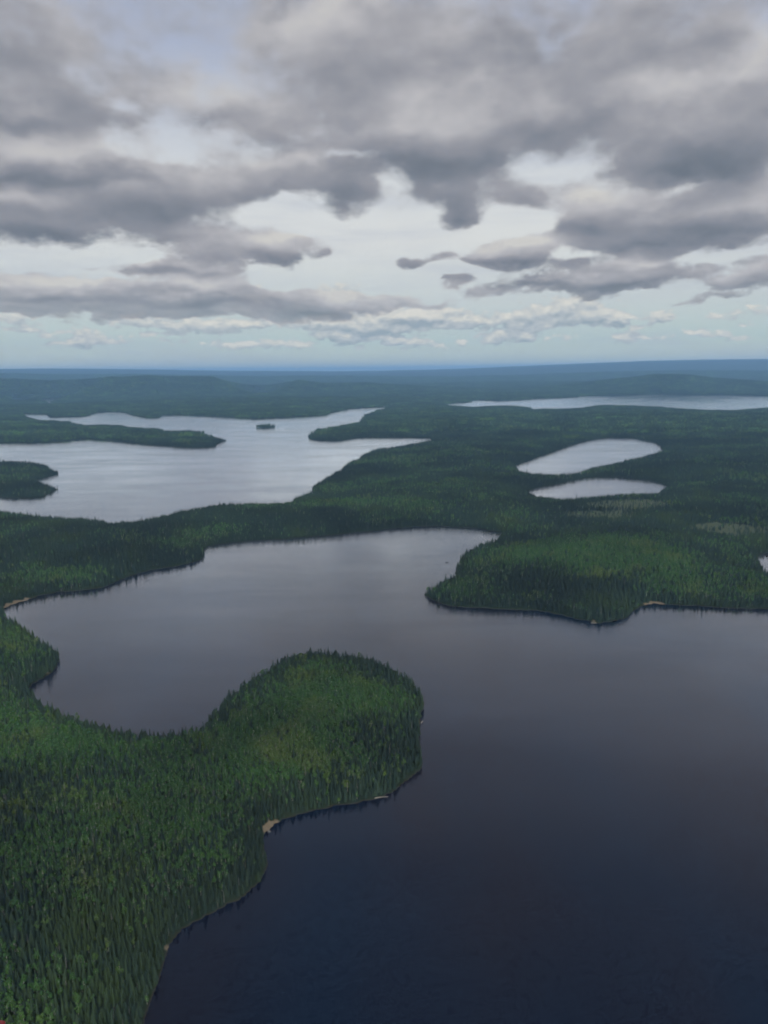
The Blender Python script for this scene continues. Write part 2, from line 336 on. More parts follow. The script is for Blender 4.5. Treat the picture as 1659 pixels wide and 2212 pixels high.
# ridges on the skyline: (x, y) of their tops in the photograph, their distance and depth
def ridge_profile(pts, dist):
    a, z = [], []
    for X, Y in pts:
        d = ray(X, Y); h = math.hypot(d[0], d[1])
        a.append(math.atan2(d[0], d[1])); z.append(CAM_H + d[2] / h * dist)
    return np.array(a), np.array(z)
RIDGES = []
for pts, dist, wid in [
  ([(-900,805),(-200,798),(0,797),(100,796),(250,797),(400,799.5),(550,801.5),(700,802),(830,801),(950,798),(1100,792),(1250,785.5),(1400,779.5),(1520,777),(1659,775.5),(1850,777),(2500,782)], 24000, 3800),
  ([(-900,816),(-200,814),(0,813),(130,814.5),(267,815.5),(320,812),(350,814),(553,816),(603,818),(653,823),(693,828.6),(740,828),(793,827),(836,830.6),(886,833),(953,838),(1106,840),(1206,835),(1306,823),
    (1373,816),(1413,810),(1456,810),(1489,812),(1539,818),(1589,821),(1659,826),(1850,830),(2500,835)], 9600, 950),
  ([(-900,812),(0,806),(150,808),(300,807),(500,810),(700,811),(900,814),(1100,810),(1300,803),(1500,797),(1659,800),(2500,806)], 15500, 1500),
 ]:
    RIDGES.append((*ridge_profile(pts, dist), dist, wid))

def bump(x, y, X, Y, rx, ry, h):
    cx, cy_ = ground(X, Y); return h * np.exp(-((x - cx) / rx) ** 2 - ((y - cy_) / ry) ** 2)

def height(x, y, sd=None):
    r = np.hypot(x, y); a = np.arctan2(x, y)
    if sd is None: sd = shore(x, y)
    rough = np.clip(r / 1500.0, 0.65, 5.0)
    sd = sd + (fbm(x, y, 38, 4, 5) * 5.0) * rough * np.exp(-np.abs(sd) / 200.0) + fbm(x, y, 12, 2, 9) * 2.2 * np.exp(-np.abs(sd) / 30.0)
    land = np.clip(sd, 0, None)
    slope = np.interp(r, [800, 2500, 5000, 9000], [0.20, 0.07, 0.045, 0.045])
    hills = 18 + 34 * fbm(x, y, 420, 4, 11) + np.clip((r - 2500) / 6500, 0, 1) * (50 + 120 * fbm(x, y, 1900, 4, 23)) 
    hills = hills + bump(x, y, 775, 1480, 125, 120, 42) + bump(x, y, 1330, 1210, 260, 190, 16) + bump(x, y, 100, 1900, 160, 160, 12)
    hills = np.clip(hills, 2.5, None)
    cap = land * slope
    inland = hills * (1 - np.exp(-cap / hills))
    h = np.where(sd > 0, np.minimum(land * 0.5, 1.1) + inland, np.maximum(sd * 0.16, -9.0))
    for (ra, rz, dist, wid) in RIDGES:
        z = np.interp(a, ra, rz)
        k = np.exp(-((r - dist) / wid) ** 2) 
        rise = np.clip((z - 12 * np.abs(fbm(x, y, 1500, 3, 31))) , 0, None) * k
        if dist > 12000:
            rise = np.where(r > dist, rise * 1.0, np.clip(z, 0, None) * np.exp(-((r - dist) / (wid * 1.9)) ** 2))
        h = np.where(sd > 0, np.maximum(h, np.minimum(rise, h + cap * (9 if dist < 12000 else 30) + 1e-3)), h)
    h = h + np.where((sd > 0) & (r > 9000), (fbm(x, y, 700, 4, 41) * 14 + fbm(x, y, 3200, 4, 43) * 60) * np.clip((r - 9000) / 6000, 0, 1) * np.clip((440 - h) / 300, 0, 1), 0)
    return h, sd

# ground cover fields
def field(x, y, items):
    f = 0.0
    for X, Y, rx, ry, w in items:
        c = ground(X, Y); f = f + w * np.exp(-((x - c[0]) / rx) ** 2 - ((y - c[1]) / ry) ** 2)
    return f
BIRCH_AND_LIGHT = [(120,2060,60,45,-.25),(60,2200,60,40,-.15),(500,2020,25,30,-.3),(300,1590,60,12,-.3),(250,1500,40,30,-.3),(850,1480,25,60,-.25),(60,1480,60,60,-.2),(600,1660,45,30,.8),(730,1540,30,30,.7),(840,1520,30,40,.6),(150,1680,50,40,.5),(560,1880,35,25,.4),(60,1620,60,50,.4),(350,1800,50,20,.35),  # birch share; light and dark trees stand in for sunlit and cloud-shaded patches
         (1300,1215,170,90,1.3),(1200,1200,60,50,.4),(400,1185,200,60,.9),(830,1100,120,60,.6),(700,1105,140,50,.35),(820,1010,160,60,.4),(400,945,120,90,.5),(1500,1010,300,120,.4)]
BOG = [(1350,1102,95,85,1.5),(1400,1070,85,45,1.2),(1580,1155,65,50,1.5),(1290,1125,60,30,1.2),(1290,1130,70,26,.6),(1480,1128,60,20,.5),(1150,905,60,50,.7),(1560,893,150,60,.4),(700,900,1,1,0)]
BEACH = [(588,1787,7.5,1.0),(25,1305,30,1.0),(50,1297,14,.6),(1410,1303,17,.8),(362,2048,3,.6),(610,1423,16,.7),(1285,1344,8,.5),(100,1455,8,.45),(850,1705,6,.35),(908,1560,9,.4)]
def beach(x, y):
    f = np.zeros_like(x)
    for X, Y, r_, w in BEACH:
        c = ground(X, Y, 0 if (X, Y) != (610, 1423) else 4); f = np.maximum(f, w * np.exp(-((x - c[0]) ** 2 + (y - c[1]) ** 2) / r_ ** 2))
    return f

# ------------------------------------------------------------------ mesh helpers
def mesh_obj(name, verts, faces, mat=None, parent=None, smooth=False, link=True):
    me = D.meshes.new(name); me.from_pydata([tuple(v) for v in verts], [], faces); me.update()
    if mat: me.materials.append(mat)
    if smooth: me.polygons.foreach_set('use_smooth', [True] * len(me.polygons))
    o = D.objects.new(name, me)
    if link: COL.objects.link(o)
    if parent: o.parent = parent
    return o
def tag(o, label=None, cat=None, group=None, kind=None):
    if label: o['label'] = label
    if cat: o['category'] = cat
    if group: o['group'] = group
    if kind: o['kind'] = kind
    return o

# ------------------------------------------------------------------ materials
def new_mat(name):
    m = D.materials.new(name); m.use_nodes = True; t = NT(m.node_tree)
    b = t.n['Principled BSDF']; return m, t, b

# terrain: forest floor, moss, bog and sand
M_ground, t, b = new_mat("ground")
gp = t.n.new('ShaderNodeNewGeometry').outputs['Position']
at = t.n.new('ShaderNodeAttribute'); at.attribute_name = 'cover'
bogf, sandf, _u = t.sep(at.outputs['Vector'])[:3]
n1 = t.noise(gp, 0.012, 5, 0.6); n2 = t.noise(gp, 0.15, 4, 0.6)
floor = t.mix(t.rng(n1, 0.35, 0.65), (0.008, 0.016, 0.009), (0.014, 0.024, 0.010))
floor = t.mix(t.rng(n2, 0.4, 0.7, 0, .6), floor, (0.020, 0.024, 0.013))
far_n = t.noise(gp, 0.0016, 5, 0.65)
floor = t.mix(t.rng(far_n, 0.5, 0.7, 0, .7), floor, (0.020, 0.034, 0.016))
bogc = t.mix(n2, (0.035, 0.055, 0.026), (0.075, 0.080, 0.045))
c = t.mix(bogf, floor, bogc)
sandc = t.mix(t.noise(gp, 0.8, 3, 0.6), (0.09, 0.07, 0.042), (0.16, 0.125, 0.08))
c = t.mix(t.rng(sandf, 0.25, 0.55), c, sandc)
pz = t.sep(gp)[2]
rockc = t.mix(t.noise(gp, 0.5, 4, 0.7), (0.010, 0.011, 0.008), (0.034, 0.032, 0.024))
c = t.mix(t.math('MULTIPLY', t.rng(pz, 0.55, 0.15), t.rng(sandf, 0.5, 0.2)), c, rockc)
t._in(b.inputs['Base Color'], c); b.inputs['Roughness'].default_value = 0.95; b.inputs['Specular IOR Level'].default_value = 0.1

# lake water
M_water, t, b = new_mat("lake_water")
wp = t.n.new('ShaderNodeNewGeometry').outputs['Position']
wst = t.vec('MULTIPLY', wp, (0.35, 1.0, 1.0))
cat_ = t.noise(t.vec('MULTIPLY', wp, (0.0028, 0.0075, 1.0)), 1.0, 4, 0.6)       # wind lanes
calm = t.rng(cat_, 0.38, 0.66)
rip = t.noise(t.vec('MULTIPLY', t.vec('ADD', wp, t.vec('SCALE', t.noise(wp, 0.02, 2, .5, col=True), scale=14.0)), (0.16, 0.42, 1.0)), 1.0, 3, 0.6)
bmp = t.n.new('ShaderNodeBump'); bmp.inputs['Strength'].default_value = 1.0
t._in(bmp.inputs['Distance'], t.math('MULTIPLY_ADD', calm, 0.16, 0.10)); t._in(bmp.inputs['Height'], rip)
brown_mix = t.rng(t.noise(t.vec('MULTIPLY', wp, (0.0042, 0.0016, 1.0)), 1.0, 3, 0.5), 0.35, 0.62)  # broad noise mixing navy and purple-brown water colour
b.inputs['Specular IOR Level'].default_value = 0.0; b.inputs['Roughness'].default_value = 1.0
t._in(b.inputs['Base Color'], t.mix(brown_mix, (0.0018, 0.0070, 0.0175), (0.0075, 0.0050, 0.0080)))
gl = t.n.new('ShaderNodeBsdfGlossy'); gl.distribution = 'MULTI_GGX'; gl.inputs['Color'].default_value = (0.99, 0.985, 0.98, 1)
t._in(gl.inputs['Roughness'], t.rng(calm, 0, 1, 0.10, 0.17)); t.l.new(bmp.outputs[0], gl.inputs['Normal'])
lw = t.n.new('ShaderNodeLayerWeight'); lw.inputs['Blend'].default_value = 0.5       # reflection grows towards grazing, over many small waves
fr = t.sep(t.ramp(lw.outputs['Facing'], [(0.0, (.02,) * 3), (0.29, (.028,) * 3), (0.42, (.055,) * 3), (0.53, (.115,) * 3), (0.63, (.23,) * 3), (0.724, (.43,) * 3), (0.81, (.74,) * 3), (0.878, (.97,) * 3), (1.0, (1.0,) * 3)]))[0]
lane = t.noise(t.vec('MULTIPLY', wp, (0.0032, 0.011, 1.0)), 1.0, 6, 0.62, 0.6)                 # wind-ruffled lanes mirror less
fr = t.math('MULTIPLY', fr, t.rng(lane, 0.36, 0.60, 0.95, 1.02))
mx = t.n.new('ShaderNodeMixShader'); t._in(mx.inputs[0], fr); t.l.new(b.outputs[0], mx.inputs[1]); t.l.new(gl.outputs[0], mx.inputs[2])
t.l.new(mx.outputs[0], t.n['Material Output'].inputs[0])

def foliage(name, dark, light, alt, patch, lo=0.48, hi=1.12):
    m, t, b = new_mat(name)
    oi = t.n.new('ShaderNodeObjectInfo'); p = t.n.new('ShaderNodeNewGeometry').outputs['Position']
    c = t.mix(oi.outputs['Random'], dark, light)
    c = t.mix(t.rng(t.noise(oi.outputs['Location'], patch, 4, 0.6), 0.48, 0.66), c, alt)
    c = t.mix(t.rng(t.noise(p, 0.9, 3, 0.7), 0.35, 0.75, 0, .45), c, t.vec('SCALE', c, scale=1.5))
    c = t.vec('SCALE', c, scale=t.rng(t.noise(oi.outputs['Location'], 0.0042, 4, 0.6), 0.36, 0.64, lo, hi))   # stands of different age, and cloud-shadow mottling put into the colour
    t._in(b.inputs['Base Color'], c); b.inputs['Roughness'].default_value = 0.8; b.inputs['Specular IOR Level'].default_value = 0.15
    return m
M_spruce = foliage("spruce_needles", (0.0105, 0.0235, 0.0165), (0.022, 0.038, 0.021), (0.025, 0.043, 0.015), 0.011)
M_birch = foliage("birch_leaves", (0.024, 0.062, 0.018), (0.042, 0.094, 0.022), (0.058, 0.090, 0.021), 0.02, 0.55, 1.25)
M_bark, t, b = new_mat("grey_bark")
p = t.n.new('ShaderNodeTexCoord').outputs['Object']
t._in(b.inputs['Base Color'], t.mix(t.noise(p, 4.0, 3), (0.06, 0.05, 0.04), (0.14, 0.12, 0.10))); b.inputs['Roughness'].default_value = .9
M_snag, t, b = new_mat("grey_dead_wood")
p = t.n.new('ShaderNodeTexCoord').outputs['Object']
t._in(b.inputs['Base Color'], t.mix(t.noise(p, 3.0, 3), (0.10, 0.095, 0.085), (0.22, 0.21, 0.19))); b.inputs['Roughness'].default_value = .9
M_bbark, t, b = new_mat("birch_bark")
p = t.n.new('ShaderNodeTexCoord').outputs['Object']
t._in(b.inputs['Base Color'], t.mix(t.rng(t.noise(t.vec('MULTIPLY', p, (1, 1, 4)), 3.0, 3), .5, .65), (0.45, 0.43, 0.38), (0.07, 0.06, 0.05))); b.inputs['Roughness'].default_value = .8

# ------------------------------------------------------------------ ground: one sheet to the horizon
def polar_grid():
    aa = np.concatenate([np.arange(-180, -46, 4.0), np.arange(-46, -30, 0.5), np.arange(-30, 30, 0.085), np.arange(30, 46, 0.5), np.arange(46, 180, 4.0)])
    aa = np.radians(aa)
    rr = [6.0, 40.0, 90.0, 140.0]
    r = 190.0
    while r < 64000: rr.append(r); r *= 1.0085 if r < 9000 else 1.012
    return aa, np.array(rr)
aa, rr = polar_grid()
A, RR = np.meshgrid(aa, rr)
gx, gy = (RR * np.sin(A)).ravel(), (RR * np.cos(A)).ravel()
gh, gsd = height(gx, gy)
na, nr = len(aa), len(rr)
gh = np.where(RR.ravel() < 150, -9.0, gh)
verts = np.empty((na * nr + 1, 3), np.float32)
verts[:-1, 0] = gx; verts[:-1, 1] = gy; verts[:-1, 2] = gh; verts[-1] = (0, 0, -9)
i = np.arange(nr - 1)[:, None] * na; j = np.arange(na)[None, :]; j2 = (j + 1) % na
quads = np.stack([i + j, i + na + j, i + na + j2, i + j2], -1).reshape(-1, 4)[:, ::-1]
quads = quads.astype(np.int32)
fan = np.stack([np.arange(na), (np.arange(na) + 1) % na, np.full(na, na * nr)], -1).astype(np.int32)
me = D.meshes.new("ground")
me.vertices.add(len(verts)); me.vertices.foreach_set('co', verts.ravel())
nl = quads.size + fan.size
me.loops.add(nl); me.loops.foreach_set('vertex_index', np.concatenate([quads.ravel(), fan.ravel()]))
me.polygons.add(len(quads) + len(fan))
me.polygons.foreach_set('loop_start', np.concatenate([np.arange(len(quads)) * 4, quads.size + np.arange(len(fan)) * 3]).astype(np.int32))
me.update(calc_edges=True)
me.polygons.foreach_set('use_smooth', np.ones(len(me.polygons), bool))
at = me.attributes.new('cover', 'FLOAT_VECTOR', 'POINT')
cov = np.zeros((len(verts), 3), np.float32)
bog = np.clip(field(gx, gy, BOG) * 1.2 + fbm(gx, gy, 60, 3, 77) * .5, 0, 1) * (field(gx, gy, BOG) > 0.12)
cov[:-1, 0] = bog
bch = beach(gx, gy)
cov[:-1, 1] = bch * np.clip((4.6 - gsd) / 1.8, 0, 1)
at.data.foreach_set('vector', cov.ravel())
me.materials.append(M_ground)
g = D.objects.new("ground", me); COL.objects.link(g); tag(g, kind='structure')

# water: one level sheet under all the lakes
wr = [0, 400, 1500, 5000, 15000, 63000]; wa = np.radians(np.arange(0, 360, 7.5)); wvs = [(0, 0, 0)]; wf = []
for r_ in wr[1:]: wvs += [(r_ * math.sin(q), r_ * math.cos(q), 0) for q in wa]
n = len(wa)
for k in range(n): wf.append((0, 1 + (k + 1) % n, 1 + k))
for s_ in range(len(wr) - 2):
    o_ = 1 + s_ * n
    for k in range(n): wf.append((o_ + k, o_ + (k + 1) % n, o_ + n + (k + 1) % n, o_ + n + k))
wo_ = mesh_obj("water", wvs, wf, M_water); tag(wo_, kind='structure')
if wo_.data.polygons[0].normal.z < 0: wo_.data.flip_normals()

# ------------------------------------------------------------------ tree forms
def spruce_form(seed, hgt=13.0, rad=2.1, tiers=15, blades=8, bare=0.06):
    rd = random.Random(seed); cv, cf = [], []
    for k in range(tiers):
        u = k / (tiers - 1); z = hgt * (bare + (0.97 - bare) * u)
        r_ = rad * (1 - u) ** 0.62 * (0.85 + 0.3 * rd.random()) + 0.10
        if u < 0.12: r_ *= 0.8
        ph = rd.random() * 6.28
        nb = blades if u < 0.75 else max(4, blades - 3)
        for q in range(nb):
            if rd.random() < 0.08: continue
            a = ph + 6.283 * q / nb + rd.uniform(-.25, .25); L = r_ * rd.uniform(.7, 1.15)
            w = L * 0.42 + 0.12; dz = -L * rd.uniform(.25, .55)
            ca, sa = math.cos(a), math.sin(a); i0 = len(cv)
            zt = z + hgt * 0.045
            cv += [(0, 0, zt), (ca * L * .55 - sa * w, sa * L * .55 + ca * w, z + dz * .55), (ca * L, sa * L, z + dz), (ca * L * .55 + sa * w, sa * L * .55 - ca * w, z + dz * .55), (0, 0, z - hgt * .03)]
            cf += [(i0, i0 + 1, i0 + 2), (i0, i0 + 2, i0 + 3), (i0 + 4, i0 + 2, i0 + 1), (i0 + 4, i0 + 3, i0 + 2)]
    i0 = len(cv)   # leader
    cv += [(.13, 0, hgt * .93), (-.07, .12, hgt * .93), (-.07, -.12, hgt * .93), (0, 0, hgt * 1.03)]
    cf += [(i0, i0 + 1, i0 + 3), (i0 + 1, i0 + 2, i0 + 3), (i0 + 2, i0, i0 + 3)]
    return (cv, cf), trunk_form(hgt * .95, 0.16, rd)
def trunk_form(hgt, r0, rd, limbs=()):
    tv, tf = [], []; n = 6
    for k in range(5):
        u = k / 4; r_ = r0 * (1 - .85 * u)
        for q in range(n): tv.append((r_ * math.cos(q * 1.047) + .05 * math.sin(u * 5), r_ * math.sin(q * 1.047), -0.5 + (hgt + .5) * u))
    for k in range(4):
        for q in range(n): tf.append((k * n + q, k * n + (q + 1) % n, (k + 1) * n + (q + 1) % n, (k + 1) * n + q))
    for (z0, tx, ty, tz) in limbs:
        i0 = len(tv); r_ = r0 * .4
        for q in range(4): tv.append((r_ * math.cos(q * 1.571), r_ * math.sin(q * 1.571), z0))
        tv.append((tx, ty, tz))
        for q in range(4): tf.append((i0 + q, i0 + (q + 1) % 4, i0 + 4))
    return tv, tf
def birch_form(seed, hgt=11.0, rad=2.4, clumps=13, leaves=26):
    rd = random.Random(seed); cv, cf = [], []; limbs = []
    for k in range(clumps):
        u = rd.random(); z = hgt * (0.36 + .56 * u); rr_ = rad * math.sin(math.pi * (0.16 + .74 * u)) * rd.uniform(.25, .9)
        a = rd.random() * 6.283; cx, cy2 = rr_ * math.cos(a), rr_ * math.sin(a); cr = rad * rd.uniform(.32, .5)
        limbs.append((z * .75, cx * .8, cy2 * .8, z))
        for q in range(leaves):
            v = Vector((rd.gauss(0, 1), rd.gauss(0, 1), rd.gauss(0, 1) + .2)).normalized() * cr * rd.uniform(.6, 1.05)
            nrm = (v.normalized() + Vector((rd.uniform(-.5, .5), rd.uniform(-.5, .5), rd.uniform(0, .8)))).normalized()
            t1 = nrm.orthogonal().normalized(); t1.rotate(Matrix.Rotation(rd.random() * 6, 3, nrm)); t2 = nrm.cross(t1); s_ = rd.uniform(.26, .48)
            c0 = Vector((cx, cy2, z)) + v; i0 = len(cv)
            cv += [tuple(c0 + t1 * s_), tuple(c0 + t2 * s_ * .7), tuple(c0 - t1 * s_), tuple(c0 - t2 * s_ * .7)]; cf.append((i0, i0 + 1, i0 + 2, i0 + 3))
    return (cv, cf), trunk_form(hgt * .8, .13, rd, limbs)
def merge(parts, mats, name):
    v, f, mi = [], [], []
    for (pv, pf), k in parts:
        o_ = len(v); v += pv; f += [tuple(i_ + o_ for i_ in fc) for fc in pf]; mi += [k] * len(pf)
    ob = mesh_obj(name, v, f, link=False)
    for m in mats: ob.data.materials.append(m)
    ob.data.polygons.foreach_set('material_index', mi); return ob

SPR = [spruce_form(1, 10.5, 2.3), spruce_form(2, 12.5, 2.0, 16), spruce_form(3, 8.5, 2.4, 12), spruce_form(4, 11.0, 1.8, 14, 7), spruce_form(5, 7.0, 2.1, 10), spruce_form(6, 15.0, 1.4, 18, 6, .12)]
BIR = [birch_form(11), birch_form(12, 9.5, 2.7, 14), birch_form(13, 12.0, 2.1, 12)]
forms = D.collections.new("tree_forms")     # templates, never linked to the scene
for k, (c_, t_) in enumerate(SPR): forms.objects.link(merge([(c_, 0), (t_, 1)], [M_spruce, M_bark], "a_spruce_%d" % k))
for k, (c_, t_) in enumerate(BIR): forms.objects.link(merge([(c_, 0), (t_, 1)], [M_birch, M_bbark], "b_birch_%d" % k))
# far stands: a patch of simpler trees of about 34 m
def stand_form(seed, mix):
    rd = random.Random(seed); parts = []
    for q in range(46):
        x_, y_ = rd.uniform(-19, 19), rd.uniform(-19, 19); h_ = rd.uniform(8, 15); r_ = rd.uniform(1.8, 2.8); n_ = 6
        birch = rd.random() < mix; v, f = [], []
        if birch:
            for zz, rs in ((.2, .7), (.6, 1.25), (.9, .7)):
                for a in range(n_): v.append((x_ + r_ * 1.2 * rs * rd.uniform(.8, 1.2) * math.cos(a * 1.047), y_ + r_ * 1.2 * rs * rd.uniform(.8, 1.2) * math.sin(a * 1.047), h_ * .85 * zz))
            v.append((x_, y_, h_ * .85))
            for L_ in range(2):
                for a in range(n_): f.append((L_ * n_ + a, L_ * n_ + (a + 1) % n_, (L_ + 1) * n_ + (a + 1) % n_, (L_ + 1) * n_ + a))
            for a in range(n_): f.append((2 * n_ + a, 2 * n_ + (a + 1) % n_, 3 * n_))
        else:
            for tt in range(3):
                i0 = len(v); z0 = h_ * (.05 + .3 * tt); rs = r_ * (1 - .28 * tt)
                for a in range(n_): v.append((x_ + rs * rd.uniform(.7, 1.2) * math.cos(a * 1.047), y_ + rs * rd.uniform(.7, 1.2) * math.sin(a * 1.047), z0))
                v.append((x_, y_, z0 + h_ * .42))
                for a in range(n_): f.append((i0 + a, i0 + (a + 1) % n_, i0 + n_))
        parts.append(((v, f), 1 if birch else 0))
    return merge(parts, [M_spruce, M_birch], "c_stand_%d" % seed)
def snag_form(seed, hgt):
    rd = random.Random(seed); tv, tf = trunk_form(hgt, .17, rd)
    for k in range(16):
        z = hgt * rd.uniform(.25, .95); a = rd.random() * 6.28; L_ = (1 - z / hgt) * 1.3 + .3; i0 = len(tv)
        tv += [(0, 0, z - .07), (0, 0, z + .07), (.07 * math.cos(a + 1.6), .07 * math.sin(a + 1.6), z), (L_ * math.cos(a), L_ * math.sin(a), z - .15 * L_)]
        tf += [(i0, i0 + 1, i0 + 3), (i0 + 1, i0 + 2, i0 + 3), (i0 + 2, i0, i0 + 3)]
    return tv, tf
for k in range(2): forms.objects.link(merge([(snag_form(30 + k, 10.5 - 2 * k), 0)], [M_snag], "c_snag_%d" % k))
stands = D.collections.new("stand_forms")
for k, mx in enumerate((.05, .1, .2, .75)): stands.objects.link(stand_form(k, mx))

# ------------------------------------------------------------------ forest placement
rng = np.random.default_rng(7)
def jitter_grid(r0, r1, sp, half=43.0):
    xm = r1 * math.sin(R(half))
    xs = np.arange(-xm, xm, sp); ys = np.arange(r0 * math.cos(R(half)) - 5, r1, sp)
    X, Y = np.meshgrid(xs, ys); X = X.ravel() + rng.uniform(-.5, .5, X.size) * sp * 1.1; Y = Y.ravel() + rng.uniform(-.5, .5, Y.size) * sp * 1.1
    r_ = np.hypot(X, Y); m = (r_ > r0) & (r_ < r1) & (np.abs(np.arctan2(X, Y)) < R(half) + 40 / np.maximum(r_, 1))
    return X[m], Y[m]
def place(X, Y, far=False):
    h, sd = height(X, Y)
    bch_ = beach(X, Y); bg_ = field(X, Y, BOG)
    edge = (0.35 if not far else 8.0) + 4.5 * np.clip(bch_ - .3, 0, 1)
    keep = (sd > edge) & (rng.random(X.size) > np.clip(bg_ * 1.3 - .15 + fbm(X, Y, 50, 3, 91) * .6 * (bg_ > .1), 0, .93))
    br = field(X, Y, BIRCH_AND_LIGHT) + fbm(X, Y, 90, 4, 51) * 1.2 + np.where(np.hypot(X, Y) < 1100, .34, 0.0)
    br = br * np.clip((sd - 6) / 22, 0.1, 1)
    return X[keep], Y[keep], h[keep], sd[keep], np.clip(br[keep], 0.02, .9)

pts = []
for r0, r1, sp in ((130, 900, 2.2), (900, 1900, 3.2), (1900, 3300, 5.0)):
    X, Y = jitter_grid(r0, r1, sp); X, Y, h, sd, br = place(X, Y)
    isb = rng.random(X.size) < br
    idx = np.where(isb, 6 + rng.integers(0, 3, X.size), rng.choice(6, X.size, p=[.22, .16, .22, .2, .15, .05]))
    idx = np.where(~isb & (rng.random(X.size) < .035), 9 + rng.integers(0, 2, X.size), idx)
    scl = rng.uniform(.48, 1.0, X.size) * (1 + .22 * fbm(X, Y, 70, 3, 61)) * np.where(r0 < 1900, 1, 1.12) * np.interp(np.hypot(X, Y), [300, 650], [.80, 1])
    scl = np.where(~isb & (rng.random(X.size) < .06), scl * 1.25, scl)
    scl = scl * np.where(isb, .95, 1.0) * np.where(sd < 8, rng.uniform(.55, 1.1, X.size), 1)
    pts.append(np.stack([X, Y, h - .15, idx, scl, rng.uniform(0, 6.283, X.size)], -1))
P_ = np.concatenate(pts)
dist = np.hypot(P_[:, 0], P_[:, 1])
# which lie in the picture: the nearest of those become trees of their own
cp = (P_[:, :3] + [0, 0, 8] - [0, 0, CAM_H]) @ RM
px = 384 + FPX * cp[:, 0] / -cp[:, 2]; py = 512 - FPX * cp[:, 1] / -cp[:, 2]
seen = (px > 2) & (px < 766) & (py > 2) & (py < 1022)
def nearest(m, n):
    ix = np.nonzero(m & seen)[0]; return ix[np.argsort(dist[ix])[:n]]
near_s = nearest(P_[:, 3] < 6, 300); near_b = nearest((P_[:, 3] >= 6) & (P_[:, 3] < 9), 120)
rest = np.ones(len(P_), bool); rest[near_s] = False; rest[near_b] = False

def scatter(name, data, coll, label, cat):
    me = D.meshes.new(name); me.vertices.add(len(data)); me.vertices.foreach_set('co', data[:, :3].astype(np.float32).ravel())
    for nm, col_, ty in (('form', 3, 'INT'), ('scl', 4, 'FLOAT'), ('rot', 5, 'FLOAT')):
        a_ = me.attributes.new(nm, ty, 'POINT'); a_.data.foreach_set('value', data[:, col_].astype(np.int32 if ty == 'INT' else np.float32))
    o = D.objects.new(name, me); COL.objects.link(o); tag(o, label, cat, kind='stuff')
    ng = D.node_groups.new(name, 'GeometryNodeTree')
    ng.interface.new_socket('Geometry', in_out='INPUT', socket_type='NodeSocketGeometry')
    ng.interface.new_socket('Geometry', in_out='OUTPUT', socket_type='NodeSocketGeometry')
    N = ng.nodes; L = ng.links
    gi = N.new('NodeGroupInput'); go = N.new('NodeGroupOutput')
    ci = N.new('GeometryNodeCollectionInfo'); ci.inputs['Collection'].default_value = coll
    ci.inputs['Separate Children'].default_value = True; ci.inputs['Reset Children'].default_value = True
    def attr(nm, ty):
        a = N.new('GeometryNodeInputNamedAttribute'); a.data_type = ty; a.inputs['Name'].default_value = nm; return a.outputs['Attribute']
    ip = N.new('GeometryNodeInstanceOnPoints'); ip.inputs['Pick Instance'].default_value = True
    cx = N.new('ShaderNodeCombineXYZ'); L.new(attr('rot', 'FLOAT'), cx.inputs[2])
    L.new(gi.outputs[0], ip.inputs['Points']); L.new(ci.outputs[0], ip.inputs['Instance']); L.new(attr('form', 'INT'), ip.inputs['Instance Index'])
    L.new(cx.outputs[0], ip.inputs['Rotation']); L.new(attr('scl', 'FLOAT'), ip.inputs['Scale']); L.new(ip.outputs[0], go.inputs[0])
    md = o.modifiers.new('scatter', 'NODES'); md.node_group = ng
    return o
scatter("forest", P_[rest], forms, "dense boreal forest of dark spruce and lighter birch covering the shores of the near and middle lakes", "forest")
X, Y = jitter_grid(3300, 15000, 34, 42); X, Y, h, sd, br = place(X, Y, True)
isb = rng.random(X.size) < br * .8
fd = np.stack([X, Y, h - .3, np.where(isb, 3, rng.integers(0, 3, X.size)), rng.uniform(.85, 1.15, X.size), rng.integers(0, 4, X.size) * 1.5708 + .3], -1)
scatter("distant_forest", fd, stands, "far-off bluish spruce forest behind the lakes, running back to the hills", "forest")
print("trees", rest.sum(), "stands", len(fd), "individual", len(near_s), len(near_b))

def single(name, form, mats, label, cat, group):
    root = D.objects.new(name, None); COL.objects.link(root); tag(root, label, cat, group)
    mesh_obj("trunk", form[1][0], form[1][1], mats[1], root); mesh_obj("crown", form[0][0], form[0][1], mats[0], root)
    return root
def copy_tree(o):
    c = o.copy(); COL.objects.link(c)
    for ch in o.children:
        d = ch.copy(); COL.objects.link(d); d.parent = c
    return c
GS, GB = "spruces in the nearest stretch of forest", "birches in the nearest stretch of forest"
for ids, base_i, fl, nm, mats, lab, cat, grp in (
    (near_s, 0, SPR, "spruce_tree", (M_spruce, M_bark), "dark slender spruce in the nearest stretch of forest at the bottom left corner", "spruce", GS),
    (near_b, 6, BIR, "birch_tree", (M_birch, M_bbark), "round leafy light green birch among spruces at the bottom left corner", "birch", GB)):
    protos = {}
    for i_ in ids:
        k = int(P_[i_, 3]) - base_i
        if k not in protos: o = protos[k] = single(nm, fl[k], mats, lab, cat, grp)
        else: o = copy_tree(protos[k])
        o.location = P_[i_, :3]; o.rotation_euler = (0, 0, P_[i_, 5]); o.scale = (P_[i_, 4],) * 3

